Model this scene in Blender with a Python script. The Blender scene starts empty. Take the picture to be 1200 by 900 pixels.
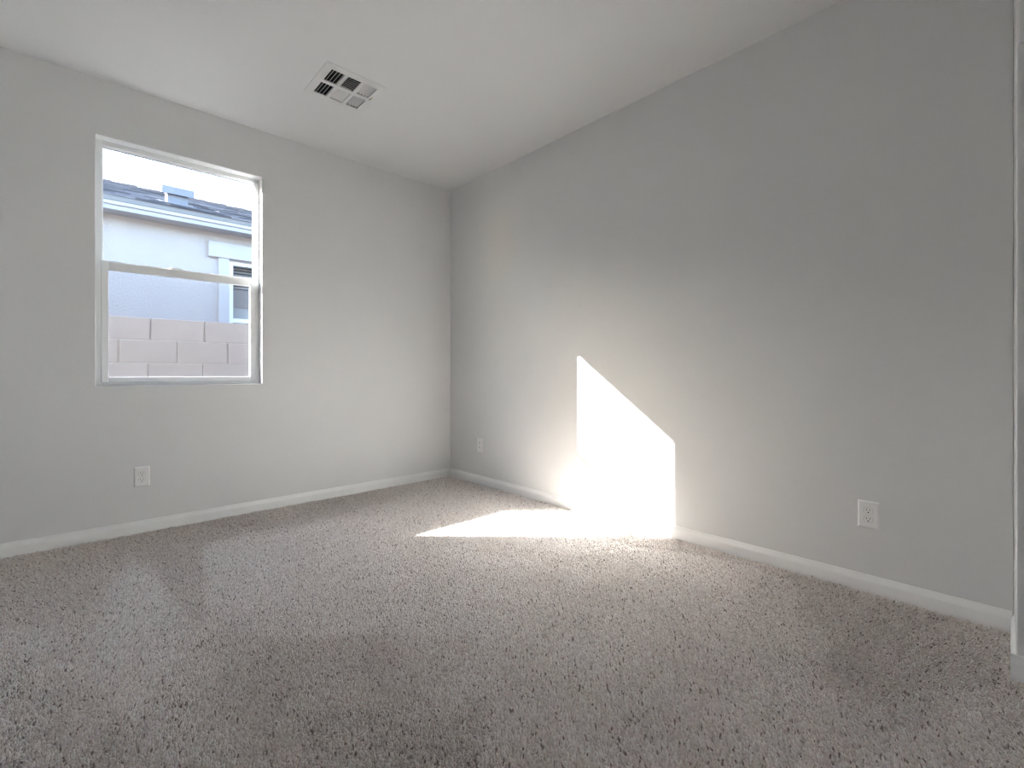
import bpy, bmesh, math
import numpy as np
from mathutils import Vector, Matrix

S = bpy.context.scene
COL = S.collection
R = math.radians

# ------------------------------------------------------------------ camera
cam_d = bpy.data.cameras.new('camera')
cam = bpy.data.objects.new('camera', cam_d)
COL.objects.link(cam)
cam_d.sensor_width = 36.0
cam_d.lens = 546.0 / 1200.0 * 36.0
cam_d.shift_y = -13.0 / 1200.0
cam_d.clip_start = 0.02
cam.location = (0.0, 0.0, 0.99)
cam.rotation_euler = (R(90), 0, R(-42.97))
S.camera = cam

# ------------------------------------------------------------------ sky, sun, exposure
SUN_DIR = Vector((1.047, -1.0, -0.75)).normalized()      # direction the light travels
w = bpy.data.worlds.new('sky')
S.world = w
w.use_nodes = True
nt = w.node_tree
bgn = nt.nodes['Background']
sky = nt.nodes.new('ShaderNodeTexSky')
sky.sky_type = 'NISHITA'
sky.sun_disc = False
sky.sun_elevation = math.asin(-SUN_DIR.z)
to_sun = -SUN_DIR
sky.sun_rotation = math.atan2(to_sun.x, to_sun.y)
sky.altitude = 400
sky.air_density = 1.0
sky.dust_density = 1.8
sky.ozone_density = 1.0
nt.links.new(sky.outputs[0], bgn.inputs[0])
bgn.inputs[1].default_value = 0.50

sun_d = bpy.data.lights.new('sun', 'SUN')
sun_d.energy = 22.0
sun_d.angle = R(0.53)
sun_d.color = (1.0, 1.0, 1.0)
sun = bpy.data.objects.new('sun', sun_d)
COL.objects.link(sun)
sun.rotation_euler = SUN_DIR.to_track_quat('-Z', 'Y').to_euler()
sun.location = (-6, 10, 8)

vs = S.view_settings
vs.view_transform = 'Standard'
vs.look = 'None'
vs.gamma = 1.0
vs.use_curve_mapping = False
vs.exposure = 2.1
S.cycles.max_bounces = 14
S.cycles.diffuse_bounces = 9
S.cycles.transparent_max_bounces = 16
S.cycles.caustics_reflective = False
S.cycles.caustics_refractive = False


# ------------------------------------------------------------------ materials
def new_mat(name):
    m = bpy.data.materials.new(name)
    m.use_nodes = True
    return m, m.node_tree, m.node_tree.nodes['Principled BSDF']


def paint(name, col, rough=0.6, var=0.0, scale=6.0, bump=0.0, bscale=120.0, bdist=0.002, spec=0.35, metal=0.0):
    m, t, b = new_mat(name)
    b.inputs['Roughness'].default_value = rough
    b.inputs['Metallic'].default_value = metal
    b.inputs['Specular IOR Level'].default_value = spec
    co = t.nodes.new('ShaderNodeTexCoord')
    nz = t.nodes.new('ShaderNodeTexNoise')
    nz.inputs['Scale'].default_value = scale
    nz.inputs['Detail'].default_value = 4
    t.links.new(co.outputs['Object'], nz.inputs['Vector'])
    rp = t.nodes.new('ShaderNodeValToRGB')
    rp.color_ramp.elements[0].position = 0.3
    rp.color_ramp.elements[1].position = 0.7
    rp.color_ramp.elements[0].color = tuple(c * (1 - var) for c in col) + (1,)
    rp.color_ramp.elements[1].color = tuple(min(1, c * (1 + var)) for c in col) + (1,)
    t.links.new(nz.outputs['Fac'], rp.inputs['Fac'])
    t.links.new(rp.outputs['Color'], b.inputs['Base Color'])
    if bump > 0:
        n2 = t.nodes.new('ShaderNodeTexNoise')
        n2.inputs['Scale'].default_value = bscale
        n2.inputs['Detail'].default_value = 3
        t.links.new(co.outputs['Object'], n2.inputs['Vector'])
        bp = t.nodes.new('ShaderNodeBump')
        bp.inputs['Strength'].default_value = bump
        bp.inputs['Distance'].default_value = bdist
        t.links.new(n2.outputs['Fac'], bp.inputs['Height'])
        t.links.new(bp.outputs['Normal'], b.inputs['Normal'])
    return m


def glass_mat(name, refl=1.0, tint=(0.97, 0.98, 0.98)):
    m = bpy.data.materials.new(name)
    m.use_nodes = True
    t = m.node_tree
    t.nodes.clear()
    out = t.nodes.new('ShaderNodeOutputMaterial')
    mix = t.nodes.new('ShaderNodeMixShader')
    tr = t.nodes.new('ShaderNodeBsdfTransparent')
    tr.inputs[0].default_value = tint + (1,)
    gl = t.nodes.new('ShaderNodeBsdfGlossy')
    gl.inputs['Roughness'].default_value = 0.02
    # Schlick reflectance, the same from both sides of the thin pane
    lw = t.nodes.new('ShaderNodeLayerWeight')
    lw.inputs['Blend'].default_value = 0.5
    pw = t.nodes.new('ShaderNodeMath')
    pw.operation = 'POWER'
    pw.inputs[1].default_value = 5.0
    t.links.new(lw.outputs['Facing'], pw.inputs[0])
    mul = t.nodes.new('ShaderNodeMath')
    mul.operation = 'MULTIPLY_ADD'
    mul.inputs[1].default_value = 0.96 * refl
    mul.inputs[2].default_value = 0.035 * refl
    t.links.new(pw.outputs[0], mul.inputs[0])
    t.links.new(mul.outputs[0], mix.inputs[0])
    t.links.new(tr.outputs[0], mix.inputs[1])
    t.links.new(gl.outputs[0], mix.inputs[2])
    t.links.new(mix.outputs[0], out.inputs[0])
    return m


def screen_mat(name, opacity):
    m = bpy.data.materials.new(name)
    m.use_nodes = True
    t = m.node_tree
    t.nodes.clear()
    out = t.nodes.new('ShaderNodeOutputMaterial')
    mix = t.nodes.new('ShaderNodeMixShader')
    tr = t.nodes.new('ShaderNodeBsdfTransparent')
    df = t.nodes.new('ShaderNodeBsdfDiffuse')
    df.inputs[0].default_value = (0.12, 0.12, 0.13, 1)
    mix.inputs[0].default_value = opacity
    t.links.new(tr.outputs[0], mix.inputs[1])
    t.links.new(df.outputs[0], mix.inputs[2])
    t.links.new(mix.outputs[0], out.inputs[0])
    return m


M_WALL = paint('wall_paint', (0.725, 0.727, 0.722), 0.75, 0.012, 3.0, 0.25, 90.0, 0.002, 0.25)
M_CEIL = paint('ceiling_paint', (0.690, 0.692, 0.690), 0.85, 0.01, 2.0, 0.25, 70.0, 0.002, 0.2)
M_TRIM = paint('trim_white', (0.860, 0.865, 0.860), 0.4, 0.01, 5.0)
M_VINYL = paint('vinyl_white', (0.83, 0.84, 0.83), 0.35, 0.01, 5.0)
M_PLATE = paint('plate_white', (0.860, 0.860, 0.850), 0.35, 0.01, 8.0)
M_SLOT = paint('slot_dark', (0.02, 0.02, 0.02), 0.6)
M_SEAM = paint('socket_seam', (0.28, 0.28, 0.27), 0.6)
M_BRASS = paint('screw_metal', (0.62, 0.62, 0.6), 0.35, metal=0.6)
M_GASKET = paint('gasket_dark', (0.03, 0.035, 0.07), 0.6)
M_GLASS = glass_mat('window_glass', 1.0)
M_SCREEN = screen_mat('insect_mesh', 0.09)
M_REG = paint('register_enamel', (0.660, 0.660, 0.650), 0.45, 0.01, 8.0)
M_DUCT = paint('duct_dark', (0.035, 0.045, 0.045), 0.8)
M_LEVER = paint('lever_yellow', (0.6, 0.56, 0.36), 0.5)
M_STUCCO = paint('neighbour_stucco', (0.510, 0.465, 0.432), 0.9, 0.03, 4.0, 0.6, 45.0, 0.01, 0.1)
M_TRIMST = paint('neighbour_trim_stucco', (0.527, 0.504, 0.493), 0.9, 0.02, 6.0, 0.4, 45.0, 0.008, 0.1)
M_FASCIA = paint('fascia_white', (0.425, 0.410, 0.415), 0.6, 0.01, 3.0)
M_EDGE = paint('drip_edge_grey', (0.198, 0.186, 0.176), 0.6, 0.03, 5.0)
M_TILE = paint('roof_tile_slate', (0.135, 0.130, 0.145), 0.9, 0.25, 9.0, 0.4, 60.0, 0.004, 0.05)
def per_tile_tone(m, lo, hi):
    t = m.node_tree
    b = t.nodes['Principled BSDF']
    src = b.inputs['Base Color'].links[0].from_socket
    inf = t.nodes.new('ShaderNodeObjectInfo')
    mr = t.nodes.new('ShaderNodeMapRange')
    mr.inputs['To Min'].default_value = lo
    mr.inputs['To Max'].default_value = hi
    t.links.new(inf.outputs['Random'], mr.inputs['Value'])
    mx = t.nodes.new('ShaderNodeMix')
    mx.data_type = 'RGBA'
    mx.blend_type = 'MULTIPLY'
    mx.inputs['Factor'].default_value = 1.0
    t.links.new(src, mx.inputs['A'])
    t.links.new(mr.outputs['Result'], mx.inputs['B'])
    t.links.new(mx.outputs['Result'], b.inputs['Base Color'])


per_tile_tone(M_TILE, 0.35, 1.6)
M_RIDGE = paint('ridge_tile_slate', (0.100, 0.085, 0.085), 0.9, 0.2, 9.0, 0.4, 60.0, 0.004, 0.05)
M_UNDER = paint('roof_deck', (0.03, 0.03, 0.035), 0.9)
M_VENT = paint('roof_vent_metal', (0.166, 0.176, 0.208), 0.5, 0.04, 10.0)
M_BLOCK = paint('concrete_block', (0.520, 0.455, 0.405), 0.95, 0.05, 7.0, 0.7, 160.0, 0.004, 0.05)
M_MORTAR = paint('mortar', (0.620, 0.560, 0.510), 0.95, 0.05, 30.0, 0.4, 200.0, 0.003, 0.05)
M_GRAVEL = paint('yard_gravel', (0.250, 0.220, 0.200), 0.95, 0.25, 60.0, 0.8, 80.0, 0.02, 0.05)
M_OWN = paint('house_stucco', (0.07, 0.07, 0.075), 0.95, 0.04, 5.0, 0.5, 45.0, 0.01, 0.05)
M_BLIND = paint('blind_slat', (0.315, 0.315, 0.304), 0.5, 0.02)
M_BEIGE = paint('panel_beige', (0.240, 0.218, 0.206), 0.8, 0.03)
M_PALE = paint('panel_pale', (0.355, 0.360, 0.355), 0.8, 0.02)
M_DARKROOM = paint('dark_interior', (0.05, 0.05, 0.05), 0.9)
M_BACKING = paint('carpet_backing', (0.52, 0.47, 0.44), 0.95, 0.2, 140.0, 0.6, 160.0, 0.006, 0.0)


def carpet_mat():
    m, t, b = new_mat('carpet_yarn')
    at = t.nodes.new('ShaderNodeAttribute')
    at.attribute_name = 'yarn'
    t.links.new(at.outputs['Color'], b.inputs['Base Color'])
    b.inputs['Roughness'].default_value = 0.9
    b.inputs['Specular IOR Level'].default_value = 0.1
    b.inputs['Sheen Weight'].default_value = 0.35
    b.inputs['Sheen Roughness'].default_value = 0.5
    return m


M_CARPET = carpet_mat()


# ------------------------------------------------------------------ mesh helpers
def link(name, mesh, mat, parent=None, loc=None):
    o = bpy.data.objects.new(name, mesh)
    COL.objects.link(o)
    if mat is not None and len(mesh.materials) == 0:
        mesh.materials.append(mat)
    if parent is not None:
        o.parent = parent
    if loc is not None:
        o.location = loc
    return o


def finish(name, bm, mat, parent=None, loc=None, smooth=False):
    bmesh.ops.recalc_face_normals(bm, faces=bm.faces[:])
    me = bpy.data.meshes.new(name)
    bm.to_mesh(me)
    bm.free()
    if smooth:
        for p in me.polygons:
            p.use_smooth = True
    return link(name, me, mat, parent, loc)


def add_box(bm, lo, hi, bevel=0.0, seg=2):
    r = bmesh.ops.create_cube(bm, size=1.0)
    vsl = r['verts']
    for v in vsl:
        v.co = Vector([(lo[i] + hi[i]) / 2 + v.co[i] * (hi[i] - lo[i]) for i in range(3)])
    if bevel > 0:
        eds = list({e for v in vsl for e in v.link_edges})
        bmesh.ops.bevel(bm, geom=eds, offset=bevel, segments=seg, profile=0.5, affect='EDGES')
    return vsl


def box(name, lo, hi, mat, parent=None, bevel=0.0, seg=2, loc=None):
    bm = bmesh.new()
    add_box(bm, lo, hi, bevel, seg)
    return finish(name, bm, mat, parent, loc)


def prism(name, poly, axis, a, b, mat, parent=None, loc=None):
    """closed polygon [(u, v)] swept along an axis from a to b; (u, v) are the two other axes in xyz order"""
    bm = bmesh.new()
    def P(u, v, s):
        return {0: (s, u, v), 1: (u, s, v), 2: (u, v, s)}[axis]
    A = [bm.verts.new(P(u, v, a)) for u, v in poly]
    B = [bm.verts.new(P(u, v, b)) for u, v in poly]
    n = len(poly)
    bm.faces.new(A)
    bm.faces.new(B[::-1])
    for i in range(n):
        bm.faces.new((A[i], A[(i + 1) % n], B[(i + 1) % n], B[i]))
    return finish(name, bm, mat, parent, loc)


def empty(name, loc=(0, 0, 0)):
    o = bpy.data.objects.new(name, None)
    COL.objects.link(o)
    o.location = loc
    o.empty_display_size = 0.1
    return o


def tag(o, label, cat, group=None):
    o['label'] = label
    o['category'] = cat
    if group:
        o['group'] = group
    return o


def struct(o):
    o['kind'] = 'structure'
    return o


def plate_with_hole(bm, xs, zs, y0, y1):
    """slab in XZ between y0 and y1; xs, zs = (lo, hole lo, hole hi, hi)"""
    V = {}
    for k, y in enumerate((y0, y1)):
        for i, x in enumerate(xs):
            for j, z in enumerate(zs):
                V[i, j, k] = bm.verts.new((x, y, z))
    for k in (0, 1):
        for i in range(3):
            for j in range(3):
                if (i, j) != (1, 1):
                    bm.faces.new([V[i, j, k], V[i + 1, j, k], V[i + 1, j + 1, k], V[i, j + 1, k]])
    for i in range(3):
        for j in (0, 3):
            bm.faces.new([V[i, j, 0], V[i + 1, j, 0], V[i + 1, j, 1], V[i, j, 1]])
            bm.faces.new([V[j, i, 0], V[j, i + 1, 0], V[j, i + 1, 1], V[j, i, 1]])
    for j in (1, 2):
        bm.faces.new([V[1, j, 0], V[2, j, 0], V[2, j, 1], V[1, j, 1]])
        bm.faces.new([V[j, 1, 0], V[j, 2, 0], V[j, 2, 1], V[j, 1, 1]])
    return V


# ------------------------------------------------------------------ room shell
XR, YW, ZC = 2.63, 3.70, 2.74          # right wall, window wall, ceiling
XL, YB = -0.80, -1.05                  # unseen walls behind and beside the camera
XA = 2.235                             # face of the wall past the outside corner
ZF = -0.014                            # carpet backing; the pile tips reach z = 0
WX0, WX1, WZ0, WZ1 = 0.077, 0.974, 0.911, 2.405   # window opening
YO = 3.814                             # outer face of the studs

struct(box('floor', (XL, YB, ZF - 0.12), (XR + 0.12, YW + 0.1, ZF), M_BACKING))

bm = bmesh.new()
# ceiling slab with a hole for the duct
VX0, VX1, VY0, VY1 = 1.023, 1.391, 2.618, 2.993
V = plate_with_hole(bm, (XL - 0.12, VX0 + 0.035, VX1 - 0.035, XR + 0.12),
                    (YB - 0.12, VY0 + 0.035, VY1 - 0.035, YW + 0.11), 0, 1)
for v in bm.verts:
    v.co = Vector((v.co.x, v.co.z, ZC + 0.16 * v.co.y))
struct(finish('ceiling', bm, M_CEIL))

bm = bmesh.new()
plate_with_hole(bm, (XL - 0.12, WX0, WX1, XR + 0.12), (ZF - 0.1, WZ0, WZ1, ZC), YW, YO - 0.002)
bm.edges.ensure_lookup_table()
es = [e for e in bm.edges if all(abs(v.co.y - YW) < 1e-6 and WX0 - 1e-4 < v.co.x < WX1 + 1e-4
                                 and WZ0 - 1e-4 < v.co.z < WZ1 + 1e-4 for v in e.verts)]
bmesh.ops.bevel(bm, geom=es, offset=0.004, segments=2, profile=0.5, affect='EDGES')
struct(finish('wall_left', bm, M_WALL))

struct(box('wall_right', (XR, -0.003, ZF - 0.1), (XR + 0.12, YW, ZC), M_WALL))
# short return that ends the right wall, then the wall that runs on towards the camera
arc = [(XA + 0.004 - 0.004 * math.sin(R(t)), -0.0135 + 0.004 * math.cos(R(t))) for t in range(0, 91, 15)]
struct(prism('wall_return', [(XR + 0.12, -0.10), (XR + 0.12, -0.003)] + arc + [(XA, -0.10)], 2, ZF - 0.1, ZC, M_WALL))
struct(box('wall_near', (XA, YB, ZF - 0.1), (XR + 0.12, -0.10, ZC), M_WALL))
struct(box('trim_header', (XA - 0.014, YB, 2.052), (XA, -0.0135, ZC), M_WALL, bevel=0.003))
struct(box('wall_back', (XL, YB - 0.12, ZF - 0.1), (XR + 0.12, YB, ZC), M_WALL))
struct(box('wall_far_left', (XL - 0.12, YB - 0.12, ZF - 0.1), (XL, YW, ZC), M_WALL))

# baseboards: flat face, then a sloped and rounded top
BH, BT = 0.073, 0.014
prof = [(0, ZF), (BT, ZF), (BT, BH * 0.62), (BT * 0.92, BH * 0.69), (BT * 0.46, BH * 0.90),
        (BT * 0.36, BH * 0.97), (BT * 0.24, BH), (0, BH)]
struct(prism('baseboard_left', [(YW - u, v) for u, v in prof], 0, XL, XR, M_TRIM))
struct(prism('baseboard_right', [(XR - u, v) for u, v in prof], 1, 0.0, YW - BT, M_TRIM))
struct(prism('baseboard_return', [(u - 0.010, v) for u, v in prof], 0, XA, XR - BT, M_TRIM))
struct(prism('baseboard_near', [(XA - u, v) for u, v in prof], 1, YB, BT - 0.010, M_TRIM))
struct(prism('baseboard_far_left', [(XL + u, v) for u, v in prof], 1, YB, YW - BT, M_TRIM))

# ------------------------------------------------------------------ window
win = struct(empty('window_1', ((WX0 + WX1) / 2, YW + 0.09, WZ0)))
WO = Vector(win.location)


def wbox(name, lo, hi, mat, parent=None, bevel=0.0015):
    p = parent or win
    base = WO + (Vector(p.location) if p is not win else Vector((0, 0, 0)))
    return box(name, [lo[i] - base[i] for i in range(3)], [hi[i] - base[i] for i in range(3)], mat, p, bevel, 2)


F0, F1 = YW + 0.072, YO                 # window frame, inner and outer face
FW = 0.030
for a, b in ((WX0, WX0 + FW), (WX1 - FW, WX1)):
    j = wbox('frame_jamb', (a, F0, WZ0), (b, F1, WZ1), M_VINYL)
wbox('frame_head', (WX0 + FW, F0, WZ1 - 0.027), (WX1 - FW, F1, WZ1), M_VINYL)
wbox('frame_sill', (WX0 + FW, F0, WZ0), (WX1 - FW, F1, WZ0 + 0.022), M_VINYL)
# stepped tracks inside the jambs and head
for a, b in ((WX0 + FW, WX0 + FW + 0.006), (WX1 - FW - 0.006, WX1 - FW)):
    wbox('jamb_track', (a, F0 + 0.022, 1.66), (b, F1 - 0.004, WZ1 - 0.027), M_VINYL, bevel=0.001)
wbox('head_stop', (WX0 + FW, F0 + 0.014, WZ1 - 0.033), (WX1 - FW, F1 - 0.006, WZ1 - 0.027), M_VINYL, bevel=0.001)
wbox('glazing_gasket', (WX0 + FW + 0.006, F0 + 0.027, WZ1 - 0.0365), (WX1 - FW - 0.006, F0 + 0.033, WZ1 - 0.033), M_GASKET, bevel=0.0)
wbox('upper_pane', (WX0 + FW + 0.004, F0 + 0.029, 1.655), (WX1 - FW - 0.004, F0 + 0.031, WZ1 - 0.031), M_GLASS, bevel=0)
wbox('upper_sash_rail', (WX0 + FW, F0 + 0.022, 1.640), (WX1 - FW, F0 + 0.038, 1.682), M_VINYL)
# lower sash, proud of the upper pane
sash = empty('lower_sash')
sash.parent = win
LX0, LX1 = WX0 + FW - 0.004, WX1 - FW + 0.004
SW = 0.034
Y0, Y1 = F0 - 0.008, F0 + 0.020
for a, b in ((LX0, LX0 + SW), (LX1 - SW, LX1)):
    wbox('sash_stile', (a, Y0, WZ0 + 0.020), (b, Y1, 1.676), M_VINYL, sash, 0.003)
wbox('sash_bottom_rail', (LX0 + SW, Y0, WZ0 + 0.020), (LX1 - SW, Y1, 0.964), M_VINYL, sash, 0.003)
wbox('sash_top_rail', (LX0 + SW, Y0, 1.619), (LX1 - SW, Y1, 1.672), M_VINYL, sash, 0.004)
wbox('sash_top_lip', (LX0 + 0.01, Y0 + 0.012, 1.672), (LX1 - 0.01, Y1, 1.679), M_VINYL, sash, 0.001)
wbox('sash_pane', (LX0 + SW - 0.004, Y0 + 0.016, 0.96), (LX1 - SW + 0.004, Y0 + 0.018, 1.623), M_GLASS, sash, 0)
# cam lock in the middle of the meeting rail
bm = bmesh.new()
cx = 0.4785
pts = [(-0.035, 0), (0.035, 0), (0.031, 0.006), (0.020, 0.011), (0.006, 0.013), (-0.018, 0.013), (-0.030, 0.008)]
A = [bm.verts.new((cx + x - WO.x, Y0 - 0.004 - WO.y, 1.671 + z - WO.z)) for x, z in pts]
B = [bm.verts.new((cx + x - WO.x, Y0 + 0.020 - WO.y, 1.671 + z - WO.z)) for x, z in pts]
bm.faces.new(A); bm.faces.new(B[::-1])
for i in range(len(pts)):
    k = (i + 1) % len(pts)
    bm.faces.new((A[i], A[k], B[k], B[i]))
add_box(bm, (cx - 0.030 - WO.x, Y0 - 0.012 - WO.y, 1.678 - WO.z), (cx - 0.006 - WO.x, Y0 + 0.004 - WO.y, 1.683 - WO.z), 0.001)
lk = finish('sash_lock', bm, M_VINYL, sash)
# insect screen on the outer track of the lower half
wbox('insect_screen', (WX0 + FW, F1 - 0.0065, WZ0 + 0.022), (WX1 - FW, F1 - 0.006, 1.66), M_SCREEN, bevel=0)

# ------------------------------------------------------------------ wall plates
def plate_mesh(w_, h_, t_):
    """bevelled cover plate, front faces -Y, back on y = 0"""
    bm = bmesh.new()
    b_ = 0.006
    ring = []
    for (dx, dz, y) in ((0, 0, 0), (0, 0, -t_ * 0.35), (b_, b_, -t_)):
        r = [bm.verts.new((sx * (w_ / 2 - dx), y, sz * (h_ / 2 - dz)))
             for sx, sz in ((-1, -1), (1, -1), (1, 1), (-1, 1))]
        ring.append(r)
    for k in (0, 1):
        for i in range(4):
            j = (i + 1) % 4
            bm.faces.new((ring[k][i], ring[k][j], ring[k + 1][j], ring[k + 1][i]))
    bm.faces.new(ring[2]); bm.faces.new(ring[0][::-1])
    return bm


def socket_outline(r, flat, n=28):
    pts = []
    for i in range(n):
        a = 2 * math.pi * i / n
        x, z = r * math.cos(a), r * math.sin(a)
        pts.append((x, max(-flat, min(flat, z))))
    return pts


def extrude_outline(bm, pts, y0, y1, cx=0.0, cz=0.0):
    A = [bm.verts.new((cx + x, y0, cz + z)) for x, z in pts]
    B = [bm.verts.new((cx + x, y1, cz + z)) for x, z in pts]
    n = len(pts)
    bm.faces.new(A); bm.faces.new(B[::-1])
    for i in range(n):
        j = (i + 1) % n
        bm.faces.new((A[i], A[j], B[j], B[i]))


PW, PH, PT = 0.0795, 0.124, 0.0065


def duplex(loc, rz, label):
    root = empty('electrical_outlet', loc)
    root.rotation_euler = (0, 0, rz)
    tag(root, label, 'outlet')
    finish('cover_plate', plate_mesh(PW, PH, PT), M_PLATE, root)
    for s in (1, -1):
        cz = 0.0195 * s
        bm = bmesh.new()
        extrude_outline(bm, socket_outline(0.0178, 0.0146), -PT + 0.001, -PT - 0.0002, 0, 0)
        rim = finish('socket_rim', bm, M_SEAM, root, (0, 0, cz))
        bm = bmesh.new()
        extrude_outline(bm, socket_outline(0.0170, 0.0138), -PT + 0.001, -PT - 0.0012, 0, 0)
        f = finish('socket_face', bm, M_PLATE, root, (0, 0, cz))
        for sx, hh in ((-0.0063, 0.0045), (0.0063, 0.0038)):
            box('slot', (sx - 0.0011, -PT - 0.0015, 0.0025 - hh + 0.001), (sx + 0.0011, -PT + 0.0006, 0.0025 + hh + 0.001), M_SLOT, f)
        bm = bmesh.new()
        extrude_outline(bm, [(0.0027 * math.cos(a), 0.0027 * math.sin(a)) for a in [i * math.pi / 6 for i in range(12)]],
                        -PT - 0.0015, -PT + 0.0006, 0, -0.0078)
        finish('ground_hole', bm, M_SLOT, f)
    bm = bmesh.new()
    extrude_outline(bm, [(0.0022 * math.cos(a), 0.0022 * math.sin(a)) for a in [i * math.pi / 6 for i in range(12)]],
                    -PT + 0.0005, -PT - 0.0008, 0, 0)
    finish('screw', bm, M_PLATE, root)
    return root


duplex((0.2915, YW, 0.3435), 0.0, 'white duplex outlet low on the wall below the window')
duplex((XR, 0.445, 0.346), R(-90), 'white duplex outlet low on the right wall, right of the sunlight patch')
# jack plate near the far corner
jp = empty('jack_plate', (XR, 3.240, 0.3465))
jp.rotation_euler = (0, 0, R(-90))
tag(jp, 'white wall plate with two small jacks low beside the far corner', 'wall plate')
finish('cover_plate', plate_mesh(PW, PH, PT), M_PLATE, jp)
for cz in (0.020, -0.018):
    bm = bmesh.new()
    add_box(bm, (-0.009, -PT - 0.0015, -0.009), (0.009, -PT + 0.001, 0.009), 0.0008)
    k = finish('jack', bm, M_PLATE, jp, (0, 0, cz))
    box('port', (-0.005, -PT - 0.0019, -0.005), (0.005, -PT + 0.0005, 0.004), M_SEAM, k)

# ------------------------------------------------------------------ ceiling register
VC = Vector(((VX0 + VX1) / 2, (VY0 + VY1) / 2, ZC))
reg = tag(empty('ceiling_vent', VC), 'square white louvred air vent set in the ceiling', 'vent')
hx, hy = (VX1 - VX0) / 2, (VY1 - VY0) / 2
# banks: (x0, x1, y0, y1, blow direction)
bx = [(-0.140, -0.061), (-0.041, 0.041), (0.061, 0.140)]
by = [(-0.144, -0.014), (0.014, 0.144)]
# face plate: grid with six openings
xs = [-hx, bx[0][0], bx[0][1], bx[1][0], bx[1][1], bx[2][0], bx[2][1], hx]
ys = [-hy, by[0][0], by[0][1], by[1][0], by[1][1], hy]
bm = bmesh.new()
zt, zb = 0.0, -0.007
G = {}
for k, z in enumerate((zb, zt)):
    for i, x in enumerate(xs):
        for j, y in enumerate(ys):
            edge = i in (0, len(xs) - 1) or j in (0, len(ys) - 1)
            G[i, j, k] = bm.verts.new((x, y, z if not (edge and k == 0) else -0.0025))
hole = lambda i, j: i in (1, 3, 5) and j in (1, 3)
for k in (0, 1):
    for i in range(len(xs) - 1):
        for j in range(len(ys) - 1):
            if not hole(i, j):
                bm.faces.new([G[i, j, k], G[i + 1, j, k], G[i + 1, j + 1, k], G[i, j + 1, k]])
for i in range(len(xs) - 1):
    for j in (0, len(ys) - 1):
        bm.faces.new([G[i, j, 0], G[i + 1, j, 0], G[i + 1, j, 1], G[i, j, 1]])
for j in range(len(ys) - 1):
    for i in (0, len(xs) - 1):
        bm.faces.new([G[i, j, 0], G[i, j + 1, 0], G[i, j + 1, 1], G[i, j, 1]])
for i in (1, 3, 5):
    for j in (1, 3):
        for (a, b) in (((i, j), (i + 1, j)), ((i, j + 1), (i + 1, j + 1)), ((i, j), (i, j + 1)), ((i + 1, j), (i + 1, j + 1))):
            bm.faces.new([G[a[0], a[1], 0], G[b[0], b[1], 0], G[b[0], b[1], 1], G[a[0], a[1], 1]])
finish('face_plate', bm, M_REG, reg)
# dark duct box above
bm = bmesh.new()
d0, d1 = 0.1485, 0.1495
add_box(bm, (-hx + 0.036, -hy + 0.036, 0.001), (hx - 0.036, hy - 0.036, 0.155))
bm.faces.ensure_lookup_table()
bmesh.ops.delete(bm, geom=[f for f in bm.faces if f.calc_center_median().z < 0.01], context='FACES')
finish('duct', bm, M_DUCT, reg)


def louver_mesh(length, along, sign, ratio):
    """thin blade, leaning so that its lower edge goes towards sign along the other axis"""
    bm = bmesh.new()
    t_ = 0.0008
    cz = 0.0085
    cx_ = cz * ratio
    L = length / 2
    n = Vector((sign, 0, ratio)).normalized()
    prof_ = [(sign * cx_, -cz), (-sign * cx_, cz)]
    vsA = []
    for s in (-L, L):
        for (u, z) in prof_:
            for d in (-t_, t_):
                p = Vector((u, s, z)) + n * d
                vsA.append(bm.verts.new(p))
    v = vsA
    for f in ((0, 1, 3, 2), (4, 6, 7, 5), (0, 4, 5, 1), (2, 3, 7, 6), (0, 2, 6, 4), (1, 5, 7, 3)):
        bm.faces.new([v[q] for q in f])
    if along == 'x':
        for q in bm.verts:
            q.co = Vector((q.co.y, q.co.x, q.co.z))
    bmesh.ops.recalc_face_normals(bm, faces=bm.faces[:])
    me = bpy.data.meshes.new('louver')
    bm.to_mesh(me)
    bm.free()
    me.materials.append(M_REG)
    return me


zl = 0.001
for xi, sign in ((0, -1), (2, 1)):
    me = louver_mesh(0.130, 'y', sign, 0.73 if sign < 0 else 1.25)
    a, b = bx[xi]
    for (y0, y1) in by:
        for k in range(5):
            x = a + (b - a) * k / 4
            link('louver', me, None, reg, (x, (y0 + y1) / 2, zl + 0.004))
for yi, sign in ((0, -1), (1, 1)):
    me = louver_mesh(0.082, 'x', sign, 1.52 if sign < 0 else 1.15)
    y0, y1 = by[yi]
    for k in range(8):
        link('louver', me, None, reg, (0, y0 + (y1 - y0) * k / 7, zl + 0.004))
box('lever_slot', (0.152, -0.030, -0.0072), (0.1555, -0.002, -0.0055), M_SLOT, reg)
box('damper_lever', (0.1515, -0.046, -0.017), (0.1560, -0.026, -0.006), M_LEVER, reg, 0.001)
for sy in (-1, 1):
    bm = bmesh.new()
    bmesh.ops.create_cone(bm, cap_ends=True, segments=12, radius1=0.0035, radius2=0.0035, depth=0.002)
    finish('screw', bm, M_BRASS, reg, (0, sy * (hy - 0.022), -0.0066))

# ------------------------------------------------------------------ outside: ground, own outer wall
ZG = -0.36
struct(box('ground', (-14, YO + 0.03, ZG - 0.2), (16, 30, ZG), M_GRAVEL))
bm = bmesh.new()
plate_with_hole(bm, (-7.0, WX0 - 0.045, WX1 + 0.012, 9.0), (ZG - 0.05, WZ0 - 0.02, WZ1 + 0.02, 3.05), YO, YO + 0.025)
struct(finish('wall_exterior', bm, M_OWN))

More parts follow.
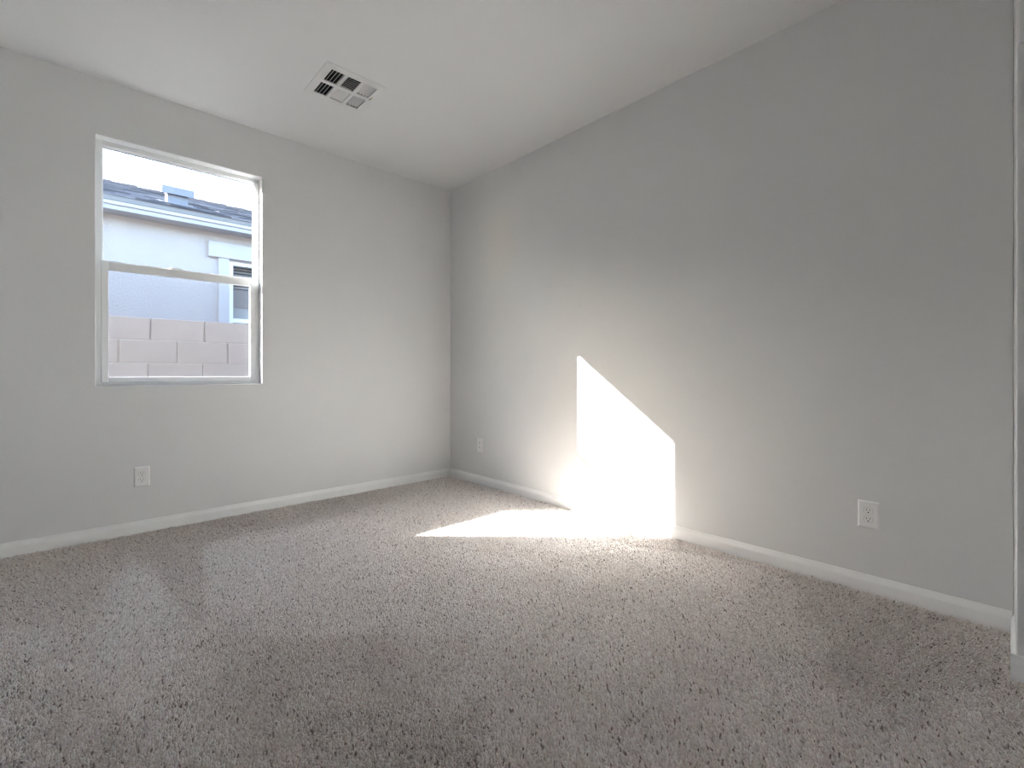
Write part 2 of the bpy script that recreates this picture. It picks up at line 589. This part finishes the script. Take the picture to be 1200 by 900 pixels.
# ------------------------------------------------------------------ concrete block wall
BY = 5.20
BL, BHT, BJ = 0.4064, 0.2032, 0.009
ZBT = 1.481
bw = tag(empty('block_wall', (0.6, BY + 0.08, ZG)), 'tan concrete block garden wall outside the window', 'wall')
bo = Vector(bw.location)


def block_mesh(L):
    bm = bmesh.new()
    add_box(bm, (-(L - BJ) / 2, -0.0762, -(BHT - BJ) / 2), ((L - BJ) / 2, 0.0762, (BHT - BJ) / 2), 0.003, 1)
    bmesh.ops.recalc_face_normals(bm, faces=bm.faces[:])
    me = bpy.data.meshes.new('block')
    bm.to_mesh(me)
    bm.free()
    me.materials.append(M_BLOCK)
    return me


bme = block_mesh(BL)
rng = np.random.default_rng(4)
x_joint = [0.468, 0.252, 0.450, 0.252, 0.460, 0.255, 0.46, 0.25, 0.46]       # a joint of the top course, of the course below
rows = 9
for r_ in range(rows):
    zc = ZBT - BHT * (r_ + 0.5)
    if zc - BHT / 2 < ZG - 0.12:
        break
    x0 = x_joint[r_] - 8 * BL
    if r_:
        box('bed_joint', (-2.6 - bo.x, BY + 0.0005 - bo.y, zc + BHT / 2 - BJ / 2 - bo.z),
            (4.6 - bo.x, BY + 0.02 - bo.y, zc + BHT / 2 + BJ / 2 - bo.z), M_MORTAR, bw)
    for k in range(20):
        o = link('block', bme, None, bw, (x0 + (k + 0.5) * BL - bo.x, BY + 0.0762 - bo.y + rng.uniform(-0.0015, 0.0015), zc - bo.z))
        o.rotation_euler = (0, 0, rng.uniform(-0.002, 0.002))
box('mortar', (-2.6 - bo.x, BY + 0.016 - bo.y, ZG - 0.1 - bo.z), (4.6 - bo.x, BY + 0.146 - bo.y, ZBT - 0.006 - bo.z), M_MORTAR, bw)

# ------------------------------------------------------------------ neighbour's house
NY = 6.70
EY, EZ = 6.42, 2.87        # eave edge
PITCH = 0.338
RY = 10.0                  # ridge
HX0, HX1 = -6.0, 9.0
house = tag(empty('neighbour_house', (1.5, NY, ZG)), 'white stucco house with slate grey tiled roof beyond the block wall', 'house')
ho = Vector(house.location)


def H(v):
    return [v[i] - ho[i] for i in range(3)]


def hbox(name, lo, hi, mat, parent=None, bevel=0.0):
    return box(name, H(lo), H(hi), mat, parent or house, bevel)


NX0, NX1, NZ0, NZ1 = 1.385, 2.60, 1.00, 2.395       # its window opening
bm = bmesh.new()
plate_with_hole(bm, (HX0, NX0, NX1, HX1), (ZG - 0.1, NZ0, NZ1, 2.82), NY, NY + 0.2)
for v in bm.verts:
    v.co -= ho
finish('wall', bm, M_STUCCO, house)
hbox('end_wall', (HX0, NY + 0.2, ZG - 0.1), (HX0 + 0.2, 13.2, 2.8), M_STUCCO)
hbox('end_wall', (HX1 - 0.2, NY + 0.2, ZG - 0.1), (HX1, 13.2, 2.8), M_STUCCO)
hbox('rear_wall', (HX0, 13.2, ZG - 0.1), (HX1, 13.4, 2.8), M_STUCCO)
# eave: soffit, two stepped fascia boards (each of several lengths), drip edge
hbox('soffit', (HX0 - 0.2, EY + 0.02, 2.722), (HX1 + 0.2, NY, 2.74), M_FASCIA)
joints = [HX0 - 0.2, -3.49, 0.186, 3.86, HX1 + 0.2]
for a, b in zip(joints[:-1], joints[1:]):
    hbox('fascia_board', (a + 0.0015, EY + 0.022, 2.712), (b - 0.0015, EY + 0.05, 2.764), M_FASCIA, bevel=0.002)
hbox('fascia_board', (HX0 - 0.2, EY + 0.002, 2.762), (HX1 + 0.2, EY + 0.05, 2.800), M_FASCIA, bevel=0.002)
hbox('drip_edge', (HX0 - 0.2, EY - 0.004, 2.799), (HX1 + 0.2, EY + 0.05, 2.860), M_EDGE, bevel=0.003)
# roof deck (a closed gable prism)
roof = prism('roof', [(EY - ho.y + 0.01, 2.842 - ho.z), (RY - ho.y, 2.842 + PITCH * (RY - EY) - ho.z),
                      (2 * RY - EY - ho.y, 2.842 - ho.z)], 0, HX0 - 0.2 - ho.x, HX1 + 0.2 - ho.x, M_UNDER, house)


def tile_mesh(L, W, th, n=3):
    bm = bmesh.new()
    add_box(bm, (-W / 2, 0, 0), (W / 2, L, th))
    bmesh.ops.recalc_face_normals(bm, faces=bm.faces[:])
    me = bpy.data.meshes.new('roof_tile')
    bm.to_mesh(me)
    bm.free()
    me.materials.append(M_TILE)
    return me


TW, TL, TE = 0.30, 0.42, 0.345
tm = tile_mesh(TL, TW, 0.022)
slope = math.atan(PITCH)
slen = (RY - EY) / math.cos(slope)
nrow = int(slen / TE)
T0, TN = -1.2, 22          # tiles one by one over the part in view
for r_ in range(nrow + 1):
    d = r_ * TE
    y = EY - 0.012 + d * math.cos(slope)
    z = 2.850 + d * math.sin(slope)
    off = (r_ % 2) * TW / 2
    for k in range(TN):
        o = link('roof_tile', tm, None, roof,
                 (T0 + off + k * TW - ho.x, y - ho.y + rng.uniform(-0.004, 0.004), z - ho.z + rng.uniform(0, 0.0025)))
        o.rotation_euler = (slope - 0.045 + rng.uniform(-0.004, 0.004), 0, 0)
# the rest of the roof surface, both sides, as one tiled part
bm = bmesh.new()
for (xa, xb) in ((HX0 - 0.2, T0 - TW / 2 - 0.003), (T0 + TN * TW + 0.003, HX1 + 0.2)):
    for r_ in range(nrow + 1):
        d = r_ * TE
        nn = int((xb - xa) / TW)
        for k in range(nn):
            vsl = add_box(bm, (0, 0, 0), (TW - 0.006, TL, 0.022))
            mtx = Matrix.Translation((xa + k * (xb - xa) / nn - ho.x, EY - 0.012 + d * math.cos(slope) - ho.y,
                                      2.850 + d * math.sin(slope) - ho.z)) @ Matrix.Rotation(slope - 0.045, 4, 'X')
            for v in vsl:
                v.co = mtx @ v.co
rest = finish('roof_tile_field', bm, M_TILE, roof)
rest['kind'] = 'stuff'
# ridge caps
bm = bmesh.new()
n = 8
ra = []
for s, rr in ((0, 0.112), (0.36, 0.135)):
    ra.append([bm.verts.new((s, rr * 1.25 * math.cos(math.pi * i / n), rr * 0.8 * math.sin(math.pi * i / n))) for i in range(n + 1)])
for i in range(n):
    bm.faces.new((ra[0][i], ra[0][i + 1], ra[1][i + 1], ra[1][i]))
bm.faces.new(ra[0]); bm.faces.new(ra[1][::-1])
bm.faces.new((ra[0][0], ra[0][-1], ra[1][-1], ra[1][0]))
bmesh.ops.recalc_face_normals(bm, faces=bm.faces[:])
rme = bpy.data.meshes.new('ridge_tile')
bm.to_mesh(rme); bm.free()
rme.materials.append(M_RIDGE)
ZR = 2.842 + PITCH * (RY - EY)
for k in range(32):
    link('ridge_tile', rme, None, roof, (-2.2 + k * 0.32 - ho.x, RY - ho.y, ZR - 0.038 - ho.z + rng.uniform(-0.006, 0.006)))
# metal vent hood on the roof
VXc, VY, VZ = 0.905, 7.02, 2.85 + PITCH * (7.02 - EY) + 0.02
rv = empty('roof_vent')
rv.parent = house
rv.location = H((VXc, VY, VZ))
prism('vent_hood', [(-0.02, 0.105), (0.26, 0.205), (0.26, 0.215), (-0.03, 0.195), (-0.03, 0.105)], 0, -0.165, 0.165, M_VENT, rv)
prism('vent_body', [(0.02, -0.02), (0.02, 0.125), (0.24, 0.20), (0.24, 0.06)], 0, -0.105, 0.105, M_VENT, rv)
box('vent_flashing', (-0.19, -0.03, -0.006), (0.19, 0.30, 0.0), M_VENT, rv).rotation_euler = (slope, 0, 0)
# window trim and window
hbox('window_header_trim', (NX0 - 0.225, NY - 0.045, 2.415), (NX1 + 0.2, NY, 2.605), M_TRIMST, bevel=0.008)
hbox('window_side_trim', (NX0 - 0.115, NY - 0.03, 0.85), (NX0, NY, 2.415), M_TRIMST, bevel=0.006)
hbox('window_side_trim', (NX1, NY - 0.03, 0.85), (NX1 + 0.115, NY, 2.415), M_TRIMST, bevel=0.006)
hbox('window_sill_trim', (NX0 - 0.16, NY - 0.05, NZ0 - 0.14), (NX1 + 0.16, NY, NZ0), M_TRIMST, bevel=0.006)
nw = empty('window')
nw.parent = house


def nbox(name, lo, hi, mat, bevel=0.002):
    return box(name, H(lo), H(hi), mat, nw, bevel)


ZB = 1.625
nbox('window_jamb', (NX0, NY + 0.01, NZ0), (NX0 + 0.05, NY + 0.09, NZ1), M_VINYL)
nbox('window_jamb', (NX1 - 0.05, NY + 0.01, NZ0), (NX1, NY + 0.09, NZ1), M_VINYL)
nbox('window_head', (NX0 + 0.05, NY + 0.01, NZ1 - 0.045), (NX1 - 0.05, NY + 0.09, NZ1), M_VINYL)
nbox('window_rail', (NX0 + 0.05, NY + 0.01, ZB), (NX1 - 0.05, NY + 0.09, ZB + 0.055), M_VINYL)
nbox('window_rail', (NX0 + 0.05, NY + 0.01, NZ0), (NX1 - 0.05, NY + 0.09, NZ0 + 0.05), M_VINYL)
nbox('pane', (NX0 + 0.045, NY + 0.045, ZB + 0.04), (NX1 - 0.045, NY + 0.049, NZ1 - 0.04), M_GLASS, 0)
nbox('pane', (NX0 + 0.045, NY + 0.045, NZ0 + 0.04), (NX1 - 0.045, NY + 0.049, ZB + 0.01), M_GLASS, 0)
bm = bmesh.new()
zz = 2.37
while zz > 2.075:
    vsl = add_box(bm, (NX0 + 0.02 - ho.x, -0.022, -0.0015), (NX1 - 0.02 - ho.x, 0.022, 0.0015))
    mtx = Matrix.Translation((0, NY + 0.125 - ho.y, zz - ho.z)) @ Matrix.Rotation(R(38), 4, 'X')
    for v in vsl:
        v.co = mtx @ v.co
    zz -= 0.040
bl = finish('blind', bm, M_BLIND, nw)
bl['kind'] = 'stuff'
nbox('beige_band', (NX0 + 0.02, NY + 0.105, 1.83), (NX1 - 0.02, NY + 0.115, 2.06), M_BEIGE)  # plain beige band behind the glass, just below the blind
nbox('pale_panel', (NX0 + 0.02, NY + 0.12, NZ0), (NX1 - 0.02, NY + 0.13, 1.84), M_PALE)  # plain pale panel behind the glass, from the band down
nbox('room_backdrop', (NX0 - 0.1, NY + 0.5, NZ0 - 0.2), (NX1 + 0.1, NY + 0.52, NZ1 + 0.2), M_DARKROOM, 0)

# ------------------------------------------------------------------ carpet pile
def build_carpet():
    rg = np.random.default_rng(11)
    sp = 0.0058
    gx = np.arange(XL + BT, XR - BT + 0.001, sp)
    gy = np.arange(-0.22, YW - BT + 0.001, sp)
    X, Y = np.meshgrid(gx, gy)
    X = X.ravel(); Y = Y.ravel()
    X = X + rg.uniform(-0.5, 0.5, X.size) * sp
    Y = Y + rg.uniform(-0.5, 0.5, Y.size) * sp
    # floor in front of the camera and a step to either side of its view
    a = R(42.97)
    fx, fy, rx, ry = math.sin(a), math.cos(a), math.cos(a), -math.sin(a)
    dep = X * fx + Y * fy
    lat = X * rx + Y * ry
    keep = (dep > 0.98) & (np.abs(lat) < 1.2 * dep + 0.30)
    keep &= (X < XR - BT - 0.002) & (Y < YW - BT - 0.002)
    keep &= ~((X > XA - BT - 0.002) & (Y < 0.006))
    X, Y = X[keep], Y[keep]
    N = X.size

    def fbm(x, y, s, seed):
        rs = np.random.default_rng(seed)
        v = np.zeros_like(x)
        for k in range(5):
            th = rs.uniform(0, 6.28); f = s * rs.uniform(0.6, 1.6); ph = rs.uniform(0, 6.28)
            v += np.sin((x * math.cos(th) + y * math.sin(th)) * f + ph + 1.3 * np.sin((y * math.cos(th) - x * math.sin(th)) * f * 0.7 + ph * 2))
        return v / 5
    # vacuum strokes: the nap leans away from or towards the window wall, lane by lane
    nap = np.tanh(2.2 * fbm(X, Y, 3.0, 3) + 0.2)

    def inside(poly):
        c = np.zeros(X.shape, bool)
        n_ = len(poly)
        for i in range(n_):
            x1, y1 = poly[i]; x2, y2 = poly[(i + 1) % n_]
            cond = ((y1 > Y) != (y2 > Y))
            xi = (x2 - x1) * (Y - y1) / (y2 - y1 + 1e-12) + x1
            c ^= cond & (X < xi)
        return c
    for poly, val in NAP_ZONES:
        m_ = inside(poly)
        nap[m_] = 0.25 * nap[m_] + val
    nap = np.clip(nap + 0.35 * fbm(X, Y, 18.0, 8), -1.1, 1.1)
    # lean direction: +nap away from the camera, -nap towards it
    lx = fx * nap * 0.0070 + rg.normal(0, 0.0042, N)
    ly = fy * nap * 0.0070 + rg.normal(0, 0.0042, N)
    h = np.clip(0.0125 + rg.normal(0, 0.0032, N) + 0.0016 * fbm(X, Y, 90.0, 5), 0.005, 0.0195)
    r0 = rg.uniform(0.0019, 0.0025, N)
    r1 = rg.uniform(0.0026, 0.0040, N)
    ph = rg.uniform(0, 2 * np.pi, N)
    P = np.zeros((N, 7, 3), np.float32)
    for k in range(3):
        an = ph + k * 2 * np.pi / 3
        P[:, k, 0] = X + r0 * np.cos(an)
        P[:, k, 1] = Y + r0 * np.sin(an)
        P[:, k, 2] = ZF - 0.001
        P[:, 3 + k, 0] = X + lx * 0.62 + r1 * np.cos(an + 0.4)
        P[:, 3 + k, 1] = Y + ly * 0.62 + r1 * np.sin(an + 0.4)
        P[:, 3 + k, 2] = ZF + h * 0.72
    P[:, 6, 0] = X + lx * 1.15
    P[:, 6, 1] = Y + ly * 1.15
    P[:, 6, 2] = ZF + h
    # keep the yarn off the baseboards
    P[:, :, 0] = np.minimum(P[:, :, 0], XR - BT + 0.001)
    P[:, :, 1] = np.minimum(P[:, :, 1], YW - BT + 0.001)
    tri = np.array([(0, 1, 4), (0, 4, 3), (1, 2, 5), (1, 5, 4), (2, 0, 3), (2, 3, 5), (3, 4, 6), (4, 5, 6), (5, 3, 6)], np.int32)
    F = (np.arange(N, dtype=np.int32)[:, None, None] * 7 + tri[None]).reshape(-1)
    nt_ = N * 9
    me = bpy.data.meshes.new('carpet_pile')
    me.vertices.add(N * 7)
    me.vertices.foreach_set('co', P.ravel())
    me.loops.add(nt_ * 3)
    me.loops.foreach_set('vertex_index', F)
    me.polygons.add(nt_)
    me.polygons.foreach_set('loop_start', np.arange(0, nt_ * 3, 3, dtype=np.int32))
    me.polygons.foreach_set('use_smooth', np.ones(nt_, bool))
    # flecked yarn: light greige, taupe and a few dark brown strands
    t_ = rg.random(N)
    base = np.where(t_[:, None] < 0.50, np.array(YARN[0])[None],
                    np.where(t_[:, None] < 0.96, np.array(YARN[1])[None], np.array(YARN[2])[None]))
    base = base * rg.uniform(0.88, 1.12, N)[:, None]
    colr = np.ones((N, 7, 4), np.float32)
    colr[:, :, :3] = base[:, None, :]
    ca = me.color_attributes.new('yarn', 'FLOAT_COLOR', 'POINT')
    ca.data.foreach_set('color', colr.ravel())
    me.update(calc_edges=True)
    me.validate()
    o = link('carpet_pile', me, M_CARPET)
    tag(o, 'greige flecked cut pile carpet covering the bedroom floor', 'carpet')
    o['kind'] = 'stuff'
    print('carpet strands', N)


YARN = [(0.95, 0.895, 0.85), (0.82, 0.745, 0.69), (0.36, 0.29, 0.25)]
NAP_ZONES = [
    ([(-0.304, 3.672), (1.83, 3.648), (1.853, 3.265), (0.544, 3.224), (-0.262, 3.164)], -0.7),
    ([(-0.297, 3.589), (0.191, 3.461), (0.077, 2.684), (0.035, 2.406), (-0.226, 2.732)], -0.6),
    ([(0.541, 3.208), (0.934, 3.123), (1.902, 3.22), (2.288, 2.457), (2.315, 1.483), (2.627, 0.866), (1.701, 0.702), (1.294, 0.829), (1.141, 1.225), (0.929, 1.573), (0.679, 1.766), (0.361, 2.062)], 0.75),
    ([(0.204, 3.361), (0.081, 2.63), (0.04, 2.401), (0.037, 2.0), (0.1, 1.653), (0.202, 1.904), (0.35, 2.073), (0.288, 2.438)], 0.9),
    ([(0.263, 3.394), (0.531, 3.199), (0.352, 2.151), (0.299, 2.53)], -0.7),
    ([(-0.205, 2.478), (0.037, 2.0), (0.17, 1.437), (-0.143, 1.729)], -0.2),
    ([(2.607, 0.742), (2.603, 0.014), (2.059, 0.011), (1.993, 0.179), (1.675, 0.32), (1.846, 0.499)], -0.8),
    ([(1.519, 0.184), (1.908, 0.152), (2.172, 0.011), (1.737, -0.019)], 0.5),
    ([(2.117, 0.837), (2.124, 0.459), (1.436, 0.409), (1.111, 0.564)], 0.45),
    ([(1.106, 1.188), (1.277, 0.818), (1.08, 0.593), (0.735, 0.915)], 0.4),
]
build_carpet()
